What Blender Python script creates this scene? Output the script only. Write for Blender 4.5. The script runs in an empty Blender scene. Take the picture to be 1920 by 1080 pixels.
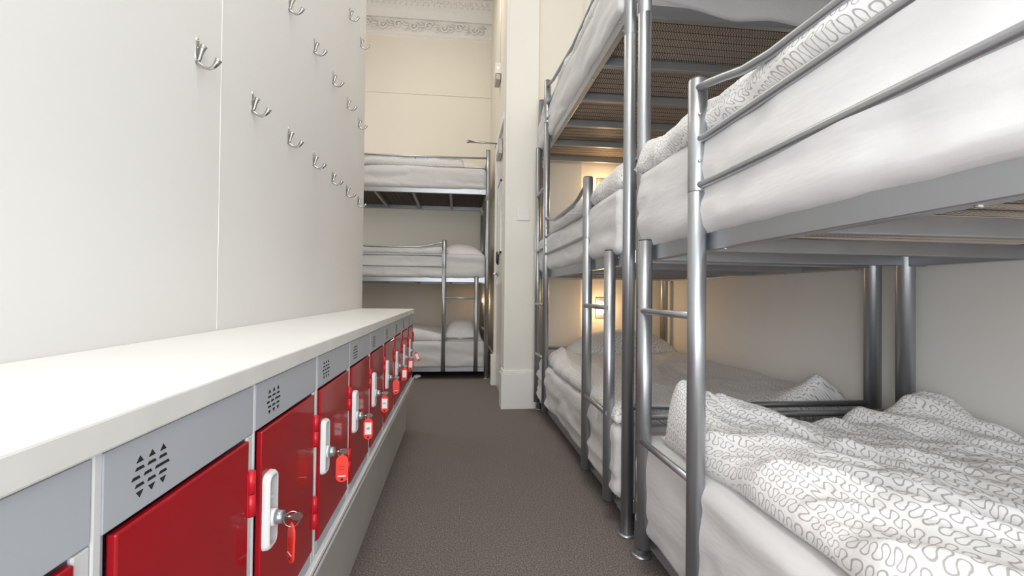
import bpy, bmesh, math, random
from mathutils import Vector, Matrix, noise
from math import pi, sin, cos, radians, sqrt, atan2

scene = bpy.context.scene
COL = scene.collection
random.seed(7)

# ---------------------------------------------------------------- camera
yaw, pit, rol = radians(6.43), radians(.706), radians(.606)
F = Vector((sin(yaw)*cos(pit), cos(yaw)*cos(pit), sin(pit)))
R = Vector((cos(yaw), -sin(yaw), 0)); U = R.cross(F)
R2 = R*cos(rol)+U*sin(rol); U2 = -R*sin(rol)+U*cos(rol)
cam_d = bpy.data.cameras.new('camera'); cam = bpy.data.objects.new('camera', cam_d); COL.objects.link(cam)
cam_d.sensor_width = 36; cam_d.lens = 901/1920*36; cam_d.clip_start = .02; cam_d.clip_end = 60
m = Matrix((R2, U2, -F)).transposed().to_4x4(); m.translation = Vector((0, 0, .87))
cam.matrix_world = m
scene.camera = cam

# ---------------------------------------------------------------- view, world, lights
vs = scene.view_settings
vs.view_transform = 'Standard'; vs.look = 'None'; vs.gamma = 1; vs.use_curve_mapping = False
vs.exposure = -0.14
W = bpy.data.worlds.new('sky'); scene.world = W; W.use_nodes = True
bg = W.node_tree.nodes['Background']; bg.inputs[0].default_value = (.80, .90, 1, 1); bg.inputs[1].default_value = 2.2

def area(name, loc, rot, sx, sy, power, col):
    l = bpy.data.lights.new(name, 'AREA'); l.shape = 'RECTANGLE'; l.size = sx; l.size_y = sy
    l.energy = power; l.color = col
    o = bpy.data.objects.new(name, l); COL.objects.link(o); o.location = loc; o.rotation_euler = rot
    return o
# daylight through the tall window behind the camera
area('window_daylight', (.48, -2.02, 1.75), (radians(90), 0, 0), 2.0, 2.7, 90, (.93, .97, 1))
# added warm light, as through an unseen side window beyond the hook wall
area('added_far_light', (-2.52, 4.6, 2.3), (radians(90), 0, radians(-90)), 1.3, 2.0, 11, (1, .93, .82))
# added light for the near right wall, through a made-up low side window
area('added_side_light', (-.60, -1.15, 1.15), (radians(90), 0, radians(-90)), 1.2, 1.0, 52, (.95, .98, 1))
# added overhead light, below unseen ceiling lamps (white diffusing panels)
area('added_ceiling_light', (-.15, .3, 4.22), (0, 0, 0), 1.2, 1.2, 34, (1, .975, .94))
area('added_ceiling_light', (-.3, 4.2, 4.22), (0, 0, 0), .9, .9, 11, (1, .88, .70))

# ---------------------------------------------------------------- node helpers
class NT:
    def __init__(s, name):
        s.m = bpy.data.materials.new(name); s.m.use_nodes = True; s.t = s.m.node_tree
        s.b = s.t.nodes['Principled BSDF']
    def n(s, kind, **kw):
        nd = s.t.nodes.new(kind)
        for k, v in kw.items(): setattr(nd, k, v)
        return nd
    def l(s, a, b): s.t.links.new(a, b)
    def put(s, sock, v):
        if isinstance(v, (int, float)): sock.default_value = v
        elif isinstance(v, (tuple, list)): sock.default_value = v
        else: s.l(v, sock)
    def math(s, op, a, b=0.0, c=0.0):
        nd = s.n('ShaderNodeMath', operation=op)
        for i, v in enumerate((a, b, c)): s.put(nd.inputs[i], v)
        return nd.outputs[0]
    def noise(s, scale, detail=2, vec=None, rough=.5):
        nd = s.n('ShaderNodeTexNoise'); nd.inputs['Scale'].default_value = scale
        nd.inputs['Detail'].default_value = detail; nd.inputs['Roughness'].default_value = rough
        if vec is not None: s.l(vec, nd.inputs['Vector'])
        return nd
    def mix(s, f, a, b):
        nd = s.n('ShaderNodeMix', data_type='RGBA'); s.put(nd.inputs[0], f)
        s.put(nd.inputs[6], a); s.put(nd.inputs[7], b); return nd.outputs[2]
    def ramp(s, f, stops):
        nd = s.n('ShaderNodeValToRGB'); s.put(nd.inputs[0], f)
        e = nd.color_ramp.elements
        while len(e) < len(stops): e.new(.5)
        for q, (p, c) in zip(e, stops): q.position = p; q.color = c
        return nd.outputs[0]
    def bump(s, h, strength=.3, dist=.01):
        nd = s.n('ShaderNodeBump'); nd.inputs['Strength'].default_value = strength
        nd.inputs['Distance'].default_value = dist; s.put(nd.inputs['Height'], h)
        s.l(nd.outputs[0], s.b.inputs['Normal'])
    def obj(s): return s.n('ShaderNodeTexCoord').outputs['Object']
    def uv(s): return s.n('ShaderNodeTexCoord').outputs['UV']

def c4(c): return (c[0], c[1], c[2], 1)
def simple(name, col, rough=.5, metal=0, spec=.5, coat=0, nscale=0, namt=.04, bump=0, bscale=60, emit=None, es=0, sheen=0):
    t = NT(name); b = t.b
    b.inputs['Base Color'].default_value = c4(col); b.inputs['Roughness'].default_value = rough
    b.inputs['Metallic'].default_value = metal; b.inputs['Specular IOR Level'].default_value = spec
    b.inputs['Coat Weight'].default_value = coat; b.inputs['Coat Roughness'].default_value = .06
    if sheen: b.inputs['Sheen Weight'].default_value = sheen
    if nscale:
        n = t.noise(nscale, 3, t.obj())
        lo = [max(0, c*(1-namt)) for c in col]; hi = [min(1, c*(1+namt)) for c in col]
        t.l(t.ramp(n.outputs[0], [(.3, c4(lo)), (.7, c4(hi))]), b.inputs['Base Color'])
    if bump:
        n = t.noise(bscale, 3, t.obj()); t.bump(n.outputs[0], bump, .004)
    if emit:
        b.inputs['Emission Color'].default_value = c4(emit); b.inputs['Emission Strength'].default_value = es
    return t.m

M = {}
M['wall'] = simple('wall_paint', (.78, .725, .635), .75, nscale=1.3, namt=.02, bump=.06, bscale=35)
M['wall_right'] = simple('recess_wall_paint', (.86, .84, .80), .75, nscale=1.3, namt=.02, bump=.06, bscale=35)
M['wall_left'] = simple('hook_wall_paint', (.80, .79, .77), .7, nscale=1.1, namt=.02, bump=.05, bscale=30)
M['trim'] = simple('trim_gloss_paint', (.84, .825, .78), .42, nscale=3, namt=.015, bump=.04, bscale=25)
M['pier'] = simple('pier_paint', (.80, .775, .70), .6, nscale=1.7, namt=.015, bump=.04, bscale=25)
M['ceiling'] = simple('ceiling_paint', (.72, .66, .61), .85, nscale=2, namt=.02)
M['plaster'] = simple('plaster_paint', (.83, .80, .76), .7, nscale=20, namt=.02)
M['counter'] = simple('white_laminate', (.80, .795, .775), .38, nscale=6, namt=.012, bump=.03, bscale=90)
M['edge'] = simple('worn_laminate_edge', (.74, .73, .70), .5, nscale=14, namt=.05)
M['grey'] = simple('grey_enamel', (.46, .485, .525), .36, nscale=5, namt=.015)
M['palegrey'] = simple('pale_grey_enamel', (.70, .705, .71), .3, nscale=5, namt=.015)
M['lip'] = simple('lip_enamel', (.88, .88, .87), .3, nscale=5, namt=.01)
M['plinthgrey'] = simple('plinth_paint', (.50, .48, .44), .6, nscale=8, namt=.04)
M['dark'] = simple('dark_void', (.012, .012, .014), .9, nscale=20, namt=.1)
M['whiteplastic'] = simple('white_plastic', (.82, .82, .81), .3, nscale=40, namt=.01)
M['recess'] = simple('recess_plastic', (.50, .50, .50), .4, nscale=40, namt=.02)
M['greyplastic'] = simple('lock_barrel_metal', (.52, .56, .60), .28, metal=.8, nscale=60, namt=.03)
M['chrome'] = simple('chrome', (.50, .495, .48), .2, metal=1, nscale=60, namt=.03)
M['nickel'] = simple('satin_nickel', (.40, .395, .38), .3, metal=1, nscale=50, namt=.03)
M['coral'] = simple('coral_plastic', (.86, .055, .035), .35, nscale=50, namt=.02)
M['paper'] = simple('paper_label', (.88, .86, .84), .6, nscale=50, namt=.01)
M['ink'] = simple('dark_ink', (.07, .05, .09), .6, nscale=50, namt=.1)
M['redink'] = simple('faded_red_ink', (.50, .025, .02), .6, nscale=50, namt=.1)
M['blackplastic'] = simple('black_plastic', (.02, .02, .02), .4, nscale=50, namt=.1)
M['switch'] = simple('switch_plate_plastic', (.79, .76, .72), .35, nscale=30, namt=.01)
M['doorpaint'] = simple('door_paint', (.74, .69, .62), .25, nscale=4, namt=.02)
M['glow'] = simple('lamp_glass', (1, .93, .8), .4, emit=(1, .80, .52), es=9, nscale=20, namt=.01)
M['lampplate'] = simple('lamp_plate_metal', (.50, .46, .42), .4, metal=.6, nscale=40, namt=.05)
M['lampglass'] = simple('added_lamp_diffuser', (.95, .95, .92), .4, emit=(1, .97, .92), es=3, nscale=20, namt=.01)  # glowing panel of the added, unseen ceiling lamps
M['ticking'] = simple('mattress_base_cloth', (.74, .61, .50), .9, nscale=30, namt=.08, sheen=.2)
M['wire'] = simple('dark_mesh_wire', (.10, .078, .062), .5, metal=.3, nscale=50, namt=.1)
M['crossbar'] = simple('crossbar_enamel', (.30, .295, .295), .42, metal=.35, nscale=9, namt=.06)

# red gloss doors
t = NT('red_gloss_enamel'); t.b.inputs['Base Color'].default_value = (.43, .006, .014, 1)
t.b.inputs['Roughness'].default_value = .45; t.b.inputs['Specular IOR Level'].default_value = .2; t.b.inputs['Coat Weight'].default_value = .5; t.b.inputs['Coat Roughness'].default_value = .05
n = t.noise(6, 3, t.obj()); t.l(t.ramp(n.outputs[0], [(.3, (.36, .003, .010, 1)), (.7, (.42, .005, .013, 1))]), t.b.inputs['Base Color'])
n2 = t.noise(9, 1, t.obj()); t.bump(n2.outputs[0], .05, .002)
M['red'] = t.m
M['redtrim'] = simple('red_hinge_enamel', (.62, .012, .025), .35, nscale=9, namt=.03)

# silver powder coated steel
t = NT('silver_powder_coat'); t.b.inputs['Metallic'].default_value = .88
t.b.inputs['Roughness'].default_value = .36
n = t.noise(900, 2, t.obj()); t.l(t.ramp(n.outputs[0], [(.3, (.42, .437, .462, 1)), (.7, (.44, .457, .482, 1))]), t.b.inputs['Base Color'])
M['steel'] = t.m
M['bolt'] = simple('bolt_steel', (.62, .62, .62), .25, metal=1, nscale=80, namt=.05)
M['cap'] = simple('black_tube_cap', (.03, .03, .03), .5, nscale=40, namt=.1)

# carpet
t = NT('brown_grey_carpet'); ob = t.obj()
n1 = t.noise(210, 4, ob, .85); n2 = t.noise(3, 3, ob); n3 = t.noise(90, 2, ob)
col = t.ramp(n1.outputs[0], [(.38, (.075, .063, .058, 1)), (.50, (.21, .18, .166, 1)), (.62, (.46, .405, .375, 1))])
col = t.mix(t.math('MULTIPLY', n2.outputs[0], .35), col, (.190, .160, .146, 1))
t.l(col, t.b.inputs['Base Color']); t.b.inputs['Roughness'].default_value = .97; t.b.inputs['Specular IOR Level'].default_value = .1
t.bump(t.math('ADD', n1.outputs[0], n3.outputs[0]), .7, .006)
M['carpet'] = t.m

# white sheet
def sheet_mat(name, col):
    t = NT(name); ob = t.obj(); mp = t.n('ShaderNodeMapping'); mp.inputs['Scale'].default_value = (3, .55, 2.4)
    t.l(ob, mp.inputs[0]); n1 = t.noise(4.0, 4, mp.outputs[0], .6); n2 = t.noise(700, 1, ob)
    t.b.inputs['Base Color'].default_value = c4(col); t.b.inputs['Roughness'].default_value = .85
    n3 = t.noise(2, 2, ob); t.l(t.ramp(n3.outputs[0], [(.3, c4([x*.975 for x in col])), (.7, c4(col))]), t.b.inputs['Base Color'])
    t.b.inputs['Sheen Weight'].default_value = .15
    h = t.math('ADD', n1.outputs[0], t.math('MULTIPLY', n2.outputs[0], .02)); t.bump(h, .22, .03)
    return t.m
M['sheet'] = sheet_mat('white_cotton_sheet', (.63, .617, .613))

# squiggle patterned cotton: serpentine rows whose loops overhang, from UVs in metres
def squiggle(name, base, line, wid, contrast_in=.9):
    t = NT(name); uv = t.uv()
    nz = t.noise(5, 1, uv); nz2 = t.noise(22, 0, uv)
    sep = t.n('ShaderNodeSeparateXYZ'); t.l(uv, sep.inputs[0])
    s1 = t.n('ShaderNodeSeparateColor'); t.l(nz.outputs[1], s1.inputs[0])
    s2 = t.n('ShaderNodeSeparateColor'); t.l(nz2.outputs[1], s2.inputs[0])
    def warp(ax, a, b):
        w1 = t.math('MULTIPLY', t.math('SUBTRACT', a, .5), .10)
        w2 = t.math('MULTIPLY', t.math('SUBTRACT', b, .5), .016)
        return t.math('ADD', sep.outputs[ax], t.math('ADD', w1, w2))
    u = warp(0, s1.outputs[0], s2.outputs[0]); v = warp(1, s1.outputs[1], s2.outputs[1])
    H, L, P, sw = .0345, .0070, .0235, .33
    row = t.math('FLOOR', t.math('DIVIDE', v, H))
    y = t.math('SUBTRACT', t.math('SUBTRACT', v, t.math('MULTIPLY', row, H)), H/2)
    u = t.math('ADD', u, t.math('MULTIPLY', row, .0123))
    ay = t.math('ABSOLUTE', y)
    up = t.math('GREATER_THAN', y, 0.0)
    o = t.math('SUBTRACT', u, t.math('SUBTRACT', .75*P, t.math('MULTIPLY', up, .5*P)))
    o = t.math('SUBTRACT', o, t.math('MULTIPLY', t.math('ROUND', t.math('DIVIDE', o, P)), P))
    q = t.math('MINIMUM', t.math('DIVIDE', ay, L), 1.0)
    q = t.math('MULTIPLY', t.math('MULTIPLY', q, q), t.math('SUBTRACT', 3.0, t.math('MULTIPLY', q, 2.0)))
    o = t.math('DIVIDE', o, t.math('ADD', 1.0, t.math('MULTIPLY', q, sw)))
    yy = t.math('MAXIMUM', t.math('SUBTRACT', ay, L), 0.0)
    d = t.math('ABSOLUTE', t.math('SUBTRACT', t.math('SQRT', t.math('ADD', t.math('MULTIPLY', o, o), t.math('MULTIPLY', yy, yy))), P/4))
    mask = t.n('ShaderNodeMapRange', interpolation_type='SMOOTHSTEP')
    t.l(d, mask.inputs[0]); mask.inputs[1].default_value = wid*.45; mask.inputs[2].default_value = wid
    mask.inputs[3].default_value = contrast_in; mask.inputs[4].default_value = 0
    t.l(t.mix(mask.outputs[0], c4(base), c4(line)), t.b.inputs['Base Color'])
    t.b.inputs['Roughness'].default_value = .85; t.b.inputs['Sheen Weight'].default_value = .15
    n1 = t.noise(16, 4, uv, .6); n2 = t.noise(1500, 1, uv)
    t.bump(t.math('ADD', n1.outputs[0], t.math('MULTIPLY', n2.outputs[0], .02)), .45, .012)
    return t.m
M['duvet'] = squiggle('squiggle_cotton', (.80, .785, .775), (.37, .35, .335), .00155)

# ---------------------------------------------------------------- mesh helpers
class MB:
    """collects shapes for one mesh"""
    def __init__(s): s.bm = bmesh.new(); s.mi = 0
    def box(s, x0, x1, y0, y1, z0, z1, bev=0):
        vs_ = [s.bm.verts.new((x, y, z)) for x in (x0, x1) for y in (y0, y1) for z in (z0, z1)]
        fs = []
        for q in ((0, 1, 3, 2), (4, 6, 7, 5), (0, 4, 5, 1), (2, 3, 7, 6), (0, 2, 6, 4), (1, 5, 7, 3)):
            f = s.bm.faces.new([vs_[i] for i in q]); f.material_index = s.mi; fs.append(f)
        bmesh.ops.recalc_face_normals(s.bm, faces=fs)
        if bev:
            es = list({e for f in fs for e in f.edges})
            r = bmesh.ops.bevel(s.bm, geom=es, offset=bev, segments=2, profile=.5, affect='EDGES')
            for f in r['faces']: f.material_index = s.mi
        return s
    def tube(s, pts, r, seg=14, caps=True, close=False):
        pts = [Vector(p) for p in pts]; n = len(pts); rr = r if isinstance(r, (list, tuple)) else [r]*n
        rings = []; prev = None
        for i, p in enumerate(pts):
            a = pts[(i-1) % n] if (i > 0 or close) else p
            b = pts[(i+1) % n] if (i < n-1 or close) else p
            d = (b-a).normalized()
            if prev is None:
                up = Vector((0, 0, 1)) if abs(d.z) < .9 else Vector((1, 0, 0))
                e1 = d.cross(up).normalized()
            else:
                e1 = (prev-d*prev.dot(d)).normalized()
            prev = e1; e2 = d.cross(e1)
            rings.append([s.bm.verts.new(p+(e1*cos(2*pi*j/seg)+e2*sin(2*pi*j/seg))*rr[i]) for j in range(seg)])
        m_ = n if close else n-1
        for i in range(m_):
            A, B = rings[i], rings[(i+1) % n]
            for j in range(seg):
                f = s.bm.faces.new((A[j], A[(j+1) % seg], B[(j+1) % seg], B[j])); f.smooth = True; f.material_index = s.mi
        if caps and not close:
            for A, flip in ((rings[0], True), (rings[-1], False)):
                f = s.bm.faces.new(A[::-1] if flip else A); f.material_index = s.mi
        return s
    def ball(s, c, r, sc=(1, 1, 1), seg=12):
        g = bmesh.ops.create_uvsphere(s.bm, u_segments=seg, v_segments=seg//2+2, radius=r)
        for v in g['verts']:
            v.co = Vector((v.co.x*sc[0], v.co.y*sc[1], v.co.z*sc[2]))+Vector(c)
            for f in v.link_faces: f.smooth = True; f.material_index = s.mi
        return s
    def prism(s, poly, fn, d0, d1):
        """polygon (a,b) extruded from d0 to d1; fn(a,b,d) -> world"""
        A = [s.bm.verts.new(fn(a, b, d0)) for a, b in poly]; B = [s.bm.verts.new(fn(a, b, d1)) for a, b in poly]
        fs = [s.bm.faces.new(A), s.bm.faces.new(B[::-1])]
        n = len(poly)
        for i in range(n): fs.append(s.bm.faces.new((A[i], A[(i+1) % n], B[(i+1) % n], B[i])))
        for f in fs: f.material_index = s.mi
        bmesh.ops.recalc_face_normals(s.bm, faces=fs)
        return s
    def build(s, name, mat, parent=None, smooth_all=False):
        me = bpy.data.meshes.new(name); s.bm.to_mesh(me); s.bm.free()
        for q in (mat if isinstance(mat, (list, tuple)) else [mat]): me.materials.append(q)
        if smooth_all:
            for p in me.polygons: p.use_smooth = True
        o = bpy.data.objects.new(name, me); COL.objects.link(o)
        if parent: o.parent = parent
        return o

def thing(name, label, cat, loc=(0, 0, 0), group=None, rz=0):
    o = bpy.data.objects.new(name, None); COL.objects.link(o); o.location = loc; o.rotation_euler = (0, 0, rz)
    o.empty_display_size = .1
    o['label'] = label; o['category'] = cat
    if group: o['group'] = group
    return o
def tag(o, label, cat, group=None):
    o['label'] = label; o['category'] = cat
    if group: o['group'] = group
    return o
def struct(o): o['kind'] = 'structure'; return o
def copy_tree(o, parent=None):
    c = o.copy(); COL.objects.link(c); c.parent = parent
    for ch in o.children: copy_tree(ch, c)
    return c

# ---------------------------------------------------------------- room shell
XL = -.618; XR = 1.66; YF = 5.95; YB = -2.05; ZC = 4.40
struct(MB().box(-2.6, 2.2, -2.3, 6.2, -.1, 0).build('floor', M['carpet']))
struct(MB().box(-2.7, 2.2, -2.3, 6.2, ZC, ZC+.1).build('ceiling', M['ceiling']))
struct(MB().box(XL-.10, XL, -.5, 3.218, 0, ZC).box(XL-.10, XL, YB, -1.8, 0, ZC).box(XL-.10, XL, -1.8, -.5, 0, .6).box(XL-.10, XL, -1.8, -.5, 1.7, ZC).build('wall_left', M['wall_left']))
struct(MB().box(-2.7, 1.0, YF, YF+.12, 0, ZC).build('wall_far', M['wall']))
b = MB(); b.box(XR, XR+.12, YB, 3.84, 0, ZC); struct(b.build('wall_right', M['wall_right']))
# recess end wall behind the bunk nearest the pier, with its shallow step
b = MB(); b.box(.50, .96, 3.70, 3.9, 0, ZC); b.box(.96, XR, 3.735, 3.9, 0, ZC); struct(b.build('wall_recess', M['wall']))
b = MB(); b.box(.352, .60, 3.64, 3.86, .29, ZC)
b.box(.372, .380, 3.634, 3.64, .29, ZC)
struct(b.build('wall_pier', M['pier']))
b = MB(); prof = [(0, 0), (.0, .272), (.012, .29), (.03, .29)]
b.box(.333, .598, 3.615, 3.80, 0, .262, .002); b.box(.342, .596, 3.628, 3.79, .262, .292, .006)
struct(b.build('baseboard_pier', M['trim']))
# side wall with the door; the door leaf stands in an opening y 3.86..4.58
DY0, DY1, DZ = 3.80, 4.56, 2.26
b = MB(); b.box(.38, .50, DY1, YF+.1, 0, ZC); b.box(.38, .50, 3.72, DY1, DZ, ZC); struct(b.build('wall_door_side', M['wall']))
b = MB(); b.box(.345, .38, DY1, DY1+.075, .0, DZ+.06, .004); b.box(.345, .38, DY0, DY1+.075, DZ, DZ+.07, .004)
b.box(.320, .38, DY1-.005, DY1+.085, 0, .29, .004)
struct(b.build('trim_door', M['trim']))
b = MB(); b.box(.36, .38, DY1+.085, YF, 0, .25, .004); struct(b.build('baseboard_side', M['trim']))
b = MB(); b.box(-2.6, .36, YF-.02, YF, 0, .25, .004); struct(b.build('baseboard_far', M['trim']))
# open part of the room beyond the hook wall: outer wall with an unseen window, added for light
b = MB()
b.box(-2.7, -2.58, 3.0, 3.9, 0, ZC); b.box(-2.7, -2.58, 5.3, 6.1, 0, ZC); b.box(-2.7, -2.58, 3.9, 5.3, 0, 1.2); b.box(-2.7, -2.58, 3.9, 5.3, 3.4, ZC)
b.box(-2.7, XL-.10, 3.0, 3.12, 0, ZC)
struct(b.build('wall_outer', M['wall']))
b = MB()
for (y0, y1, z0, z1) in ((3.9, 3.96, 1.2, 3.4), (5.24, 5.3, 1.2, 3.4), (3.9, 5.3, 1.2, 1.26), (3.9, 5.3, 3.34, 3.4), (3.9, 5.3, 2.27, 2.33)):
    b.box(-2.66, -2.60, y0, y1, z0, z1)
struct(b.build('added_window_2', M['trim']))
b = MB()  # frame of the low side window, made up to let in extra light
for (y0, y1, z0, z1) in ((-1.8, -1.75, .6, 1.7), (-.55, -.5, .6, 1.7), (-1.8, -.5, .6, .65), (-1.8, -.5, 1.65, 1.7), (-1.17, -1.13, .6, 1.7)): b.box(XL-.004, XL+.014, y0, y1, z0, z1, .002)
struct(b.build('added_window_3', M['trim']))
# wall behind the camera with its tall window
b = MB()
b.box(XL-.1, XR+.12, YB-.12, YB, 0, .35); b.box(XL-.1, XR+.12, YB-.12, YB, 3.2, ZC); b.box(XL-.1, -.58, YB-.12, YB, .35, 3.2); b.box(1.54, XR+.12, YB-.12, YB, .35, 3.2)
struct(b.build('wall_back', M['wall']))
b = MB()
for (x0, x1, z0, z1) in ((-.58, -.53, .35, 3.2), (1.49, 1.54, .35, 3.2), (-.58, 1.54, .35, .41), (-.58, 1.54, 3.14, 3.2), (-.58, 1.54, 1.87, 1.92), (.46, .50, .35, 3.2)):
    b.box(x0, x1, YB-.08, YB-.04, z0, z1)
struct(b.build('window_1', M['trim']))

# joint batten on the hook wall, crack line over the worktop
b = MB(); b.box(XL, XL+.0010, 1.319, 1.3232, .77, ZC, .0003); struct(b.build('trim_1', M['trim']))
# picture rail line on far wall
b = MB(); b.box(-2.58, .38, YF-.010, YF, 3.30, 3.318, .003); struct(b.build('trim_2', M['wall']))

# ---------------------------------------------------------------- plaster cornice (far wall)
def leaf(bm, c, ang, L, Wd, H):
    """small raised leaf blob on the wall plane (x,z), bulging towards -y"""
    ca, sa = cos(ang), sin(ang); rings = []
    for i in range(5):
        t_ = i/4; w = Wd*sin(pi*(.08+.84*t_))
        row = []
        for j in range(5):
            q = (j/4-.5)*2; a = L*(t_-.5); bb = w*q*.5; h = H*(1-q*q)*sin(pi*(.1+.8*t_))
            row.append(bm.verts.new((c[0]+a*ca-bb*sa, c[1]-h, c[2]+a*sa+bb*ca)))
        rings.append(row)
    for i in range(4):
        for j in range(4):
            f = bm.faces.new((rings[i][j], rings[i+1][j], rings[i+1][j+1], rings[i][j+1])); f.smooth = True
x0c, x1c = -1.6, .38
b = MB()
# crown steps: ceiling edge, cove, fillet, frieze backing, lower bead
prof = [(0, 4.40), (.20, 4.40), (.20, 4.375), (.17, 4.36), (.15, 4.33), (.10, 4.295), (.085, 4.28), (.055, 4.225), (.05, 4.205), (.022, 4.205), (.022, 4.045), (.034, 4.04), (.034, 4.018), (.012, 4.008), (0, 4.0)]
b.prism(prof, lambda a, z, d: Vector((d, YF-a, z)), x0c, x1c)
struct(b.build('trim_3', M['plaster']))
b = MB()
x = -1.55; k = 0
while x < .36:
    b.ball((x, YF-.175, 4.352), .019, (1, .8, 1.1), 8); b.ball((x+.034, YF-.14, 4.318), .010, (1.6, 1, 1), 6)
    leaf(b.bm, (x+.03, YF-.158, 4.345), pi/2+.5, .05, .022, .01); x += .066; k += 1
x = -1.5; k = 0
while x < .34:
    sgn = 1 if k % 2 == 0 else -1; zc = 4.125+.006*sgn
    pts = []; rad = []
    for i in range(22):
        a = i/21*2.6*pi; r_ = .056*(1-i/26); pts.append((x+r_*cos(a*sgn+.3), YF-.038, zc+r_*sin(a*sgn+.3))); rad.append(.0125-.0002*i)
    b.tube(pts, rad, 6)
    b.ball((x, YF-.03, zc), .016, (1, .8, 1), 8)
    for q in range(5):
        a = q/5*2*pi+.4; leaf(b.bm, (x+.03*cos(a), YF-.034, zc+.03*sin(a)), a, .034, .015, .018)
    for q in range(3):
        a = (.5-q*.5)*sgn; leaf(b.bm, (x+.095, YF-.030, zc-.035*sgn+.035*q*sgn), a, .062, .024, .026)
    b.tube([(x+.05, YF-.028, zc-.05*sgn), (x+.10, YF-.03, zc-.062*sgn), (x+.155, YF-.028, zc-.03*sgn)], [.008, .009, .005], 6)
    x += .185; k += 1
struct(b.build('trim_4', M['plaster']))

# ---------------------------------------------------------------- lockers
LY0, LW, LXF = .4162, .3026, -.286
LZ0, LZ1 = .325, .7385
def vent_polys():
    """the hexagon of slots: three rhombs of bars; (a=along y, b=z) in metres about its centre"""
    out = []
    w, h = .030, .023
    def bar(ca, cb, L, th): out.append([(ca-L/2, cb-th/2), (ca+L/2, cb-th/2), (ca+L/2-.002, cb+th/2), (ca-L/2+.002, cb+th/2)])
    for dx in (-.018, 0, .018):
        out.append([(dx-.005, .0165), (dx+.005, .0165), (dx, .0235)]); out.append([(dx-.005, -.0165), (dx+.005, -.0165), (dx, -.0235)])
        bar(dx, .0095, .0135, .0034); bar(dx, -.0095, .0135, .0034)
    bar(-.0235, 0, .0125, .0034); bar(-.006, 0, .0125, .0034); bar(.017, .0, .024, .0034)
    return out
VP = vent_polys()
def make_locker(i, thick):
    y0 = LY0+i*LW; y1 = y0+LW
    lab = LOCKLAB[i]
    t_ = thing('locker', lab, 'locker', ((XL+LXF)/2, (y0+y1)/2, .32), 'red door lockers under the worktop')
    ox, oy, oz = t_.location
    def lc(bld, nm, mt, par=t_):
        for v in bld.bm.verts: v.co -= Vector((ox, oy, oz))
        return bld.build(nm, mt, par)
    b = MB(); xb = XL+.01
    b.box(xb, LXF-.004, y0+.0008, y0+.012, LZ0, LZ1); b.box(xb, LXF-.004, y1-.012, y1-.0008, LZ0, LZ1)
    b.box(xb, xb+.005, y0+.012, y1-.012, LZ0, LZ1)
    b.box(xb+.005, LXF-.004, y0+.012, y1-.012, LZ0, LZ0+.008); b.box(xb+.005, LXF-.004, y0+.012, y1-.012, LZ1-.008, LZ1)
    lc(b, 'body', M['grey'])
    # face frame: pale stiles
    b = MB(); w1 = .011 if thick else .006
    b.box(LXF-.013, LXF+.001, y0+.0008, y0+w1, LZ0, LZ1, .0015)
    lc(b, 'stile', M['palegrey'])
    b = MB(); b.box(LXF-.004, LXF+.0005, y1-.018, y1-.0008, LZ0, .668, .0015); lc(b, 'stile', M['palegrey'])
    b = MB(); b.box(LXF-.013, LXF-.0052, y0+w1, y0+.0225, LZ0, .668, .001); lc(b, 'side_rail', M['grey'])
    b = MB(); b.box(LXF-.004, LXF, y0+.024, y1-.018, LZ0, .3505, .001); lc(b, 'bottom_rail', M['grey'])
    b = MB(); b.box(LXF-.003, LXF+.0012, y0+w1, y1-.0012, .6695, .7365, .0012); h_ = lc(b, 'header_panel', M['grey'])
    b = MB(); yc, zc = y0+.074, .701
    for p in VP: b.prism([(a, q) for a, q in p], lambda a, q, d: Vector((d, yc+a*.96, zc+q*.80)), LXF+.0002, LXF+.0017)
    lc(b, 'vent_slots', M['dark'], h_)
    # door: a pan with folded edges
    d0, d1 = y0+.0240, y1-.020
    b = MB(); b.box(LXF-.005, LXF+.004, d0, d1, .3535, .6645, .002); d = lc(b, 'door', M['red'])
    for zz in (.59, .427):
        b = MB(); b.tube([(LXF+.005, d1+.0055, zz-.031), (LXF+.005, d1+.0055, zz-.0005)], .0058, 12)
        b.tube([(LXF+.005, d1+.0055, zz+.0005), (LXF+.005, d1+.0055, zz+.031)], .0058, 12)
        b.box(LXF+.0005, LXF+.005, d1-.004, d1+.006, zz-.03, zz+.03)
        lc(b, 'hinge', M['redtrim'], d)
    # recessed lock handle plate
    yh, zh, xs = y0+.047, .541, LXF+.004
    b = MB()
    def rr(w, h, r, n=6):
        P = []
        for (sx, sy, a0) in ((1, 1, 0), (-1, 1, 90), (-1, -1, 180), (1, -1, 270)):
            for k_ in range(n+1):
                a = radians(a0+90*k_/n); P.append((sx*(w-r)+r*cos(a), sy*(h-r)+r*sin(a)))
        return P
    outer = rr(.020, .0575, .012); inner = rr(.0115, .049, .008)
    loops = []
    for P, x_ in ((outer, xs), (rr(.0195, .057, .012), xs+.006), (rr(.0165, .054, .010), xs+.010), (rr(.013, .0505, .009), xs+.010), (inner, xs+.0015)):
        loops.append([b.bm.verts.new((x_, yh+a, zh+c)) for a, c in P])
    for A, B in zip(loops, loops[1:]):
        for j in range(len(A)):
            f = b.bm.faces.new((A[j], A[(j+1) % len(A)], B[(j+1) % len(A)], B[j])); f.smooth = True; f.material_index = 1 if B is loops[-1] else 0
    ff = b.bm.faces.new(loops[-1]); ff.material_index = 1; bmesh.ops.recalc_face_normals(b.bm, faces=b.bm.faces)
    b.box(xs+.002, xs+.0055, yh-.009, yh+.009, zh+.016, zh+.018); b.box(xs+.002, xs+.0055, yh-.009, yh+.009, zh-.018, zh-.016)
    hp = lc(b, 'handle_plate', [M['whiteplastic'], M['recess']], d)
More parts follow.
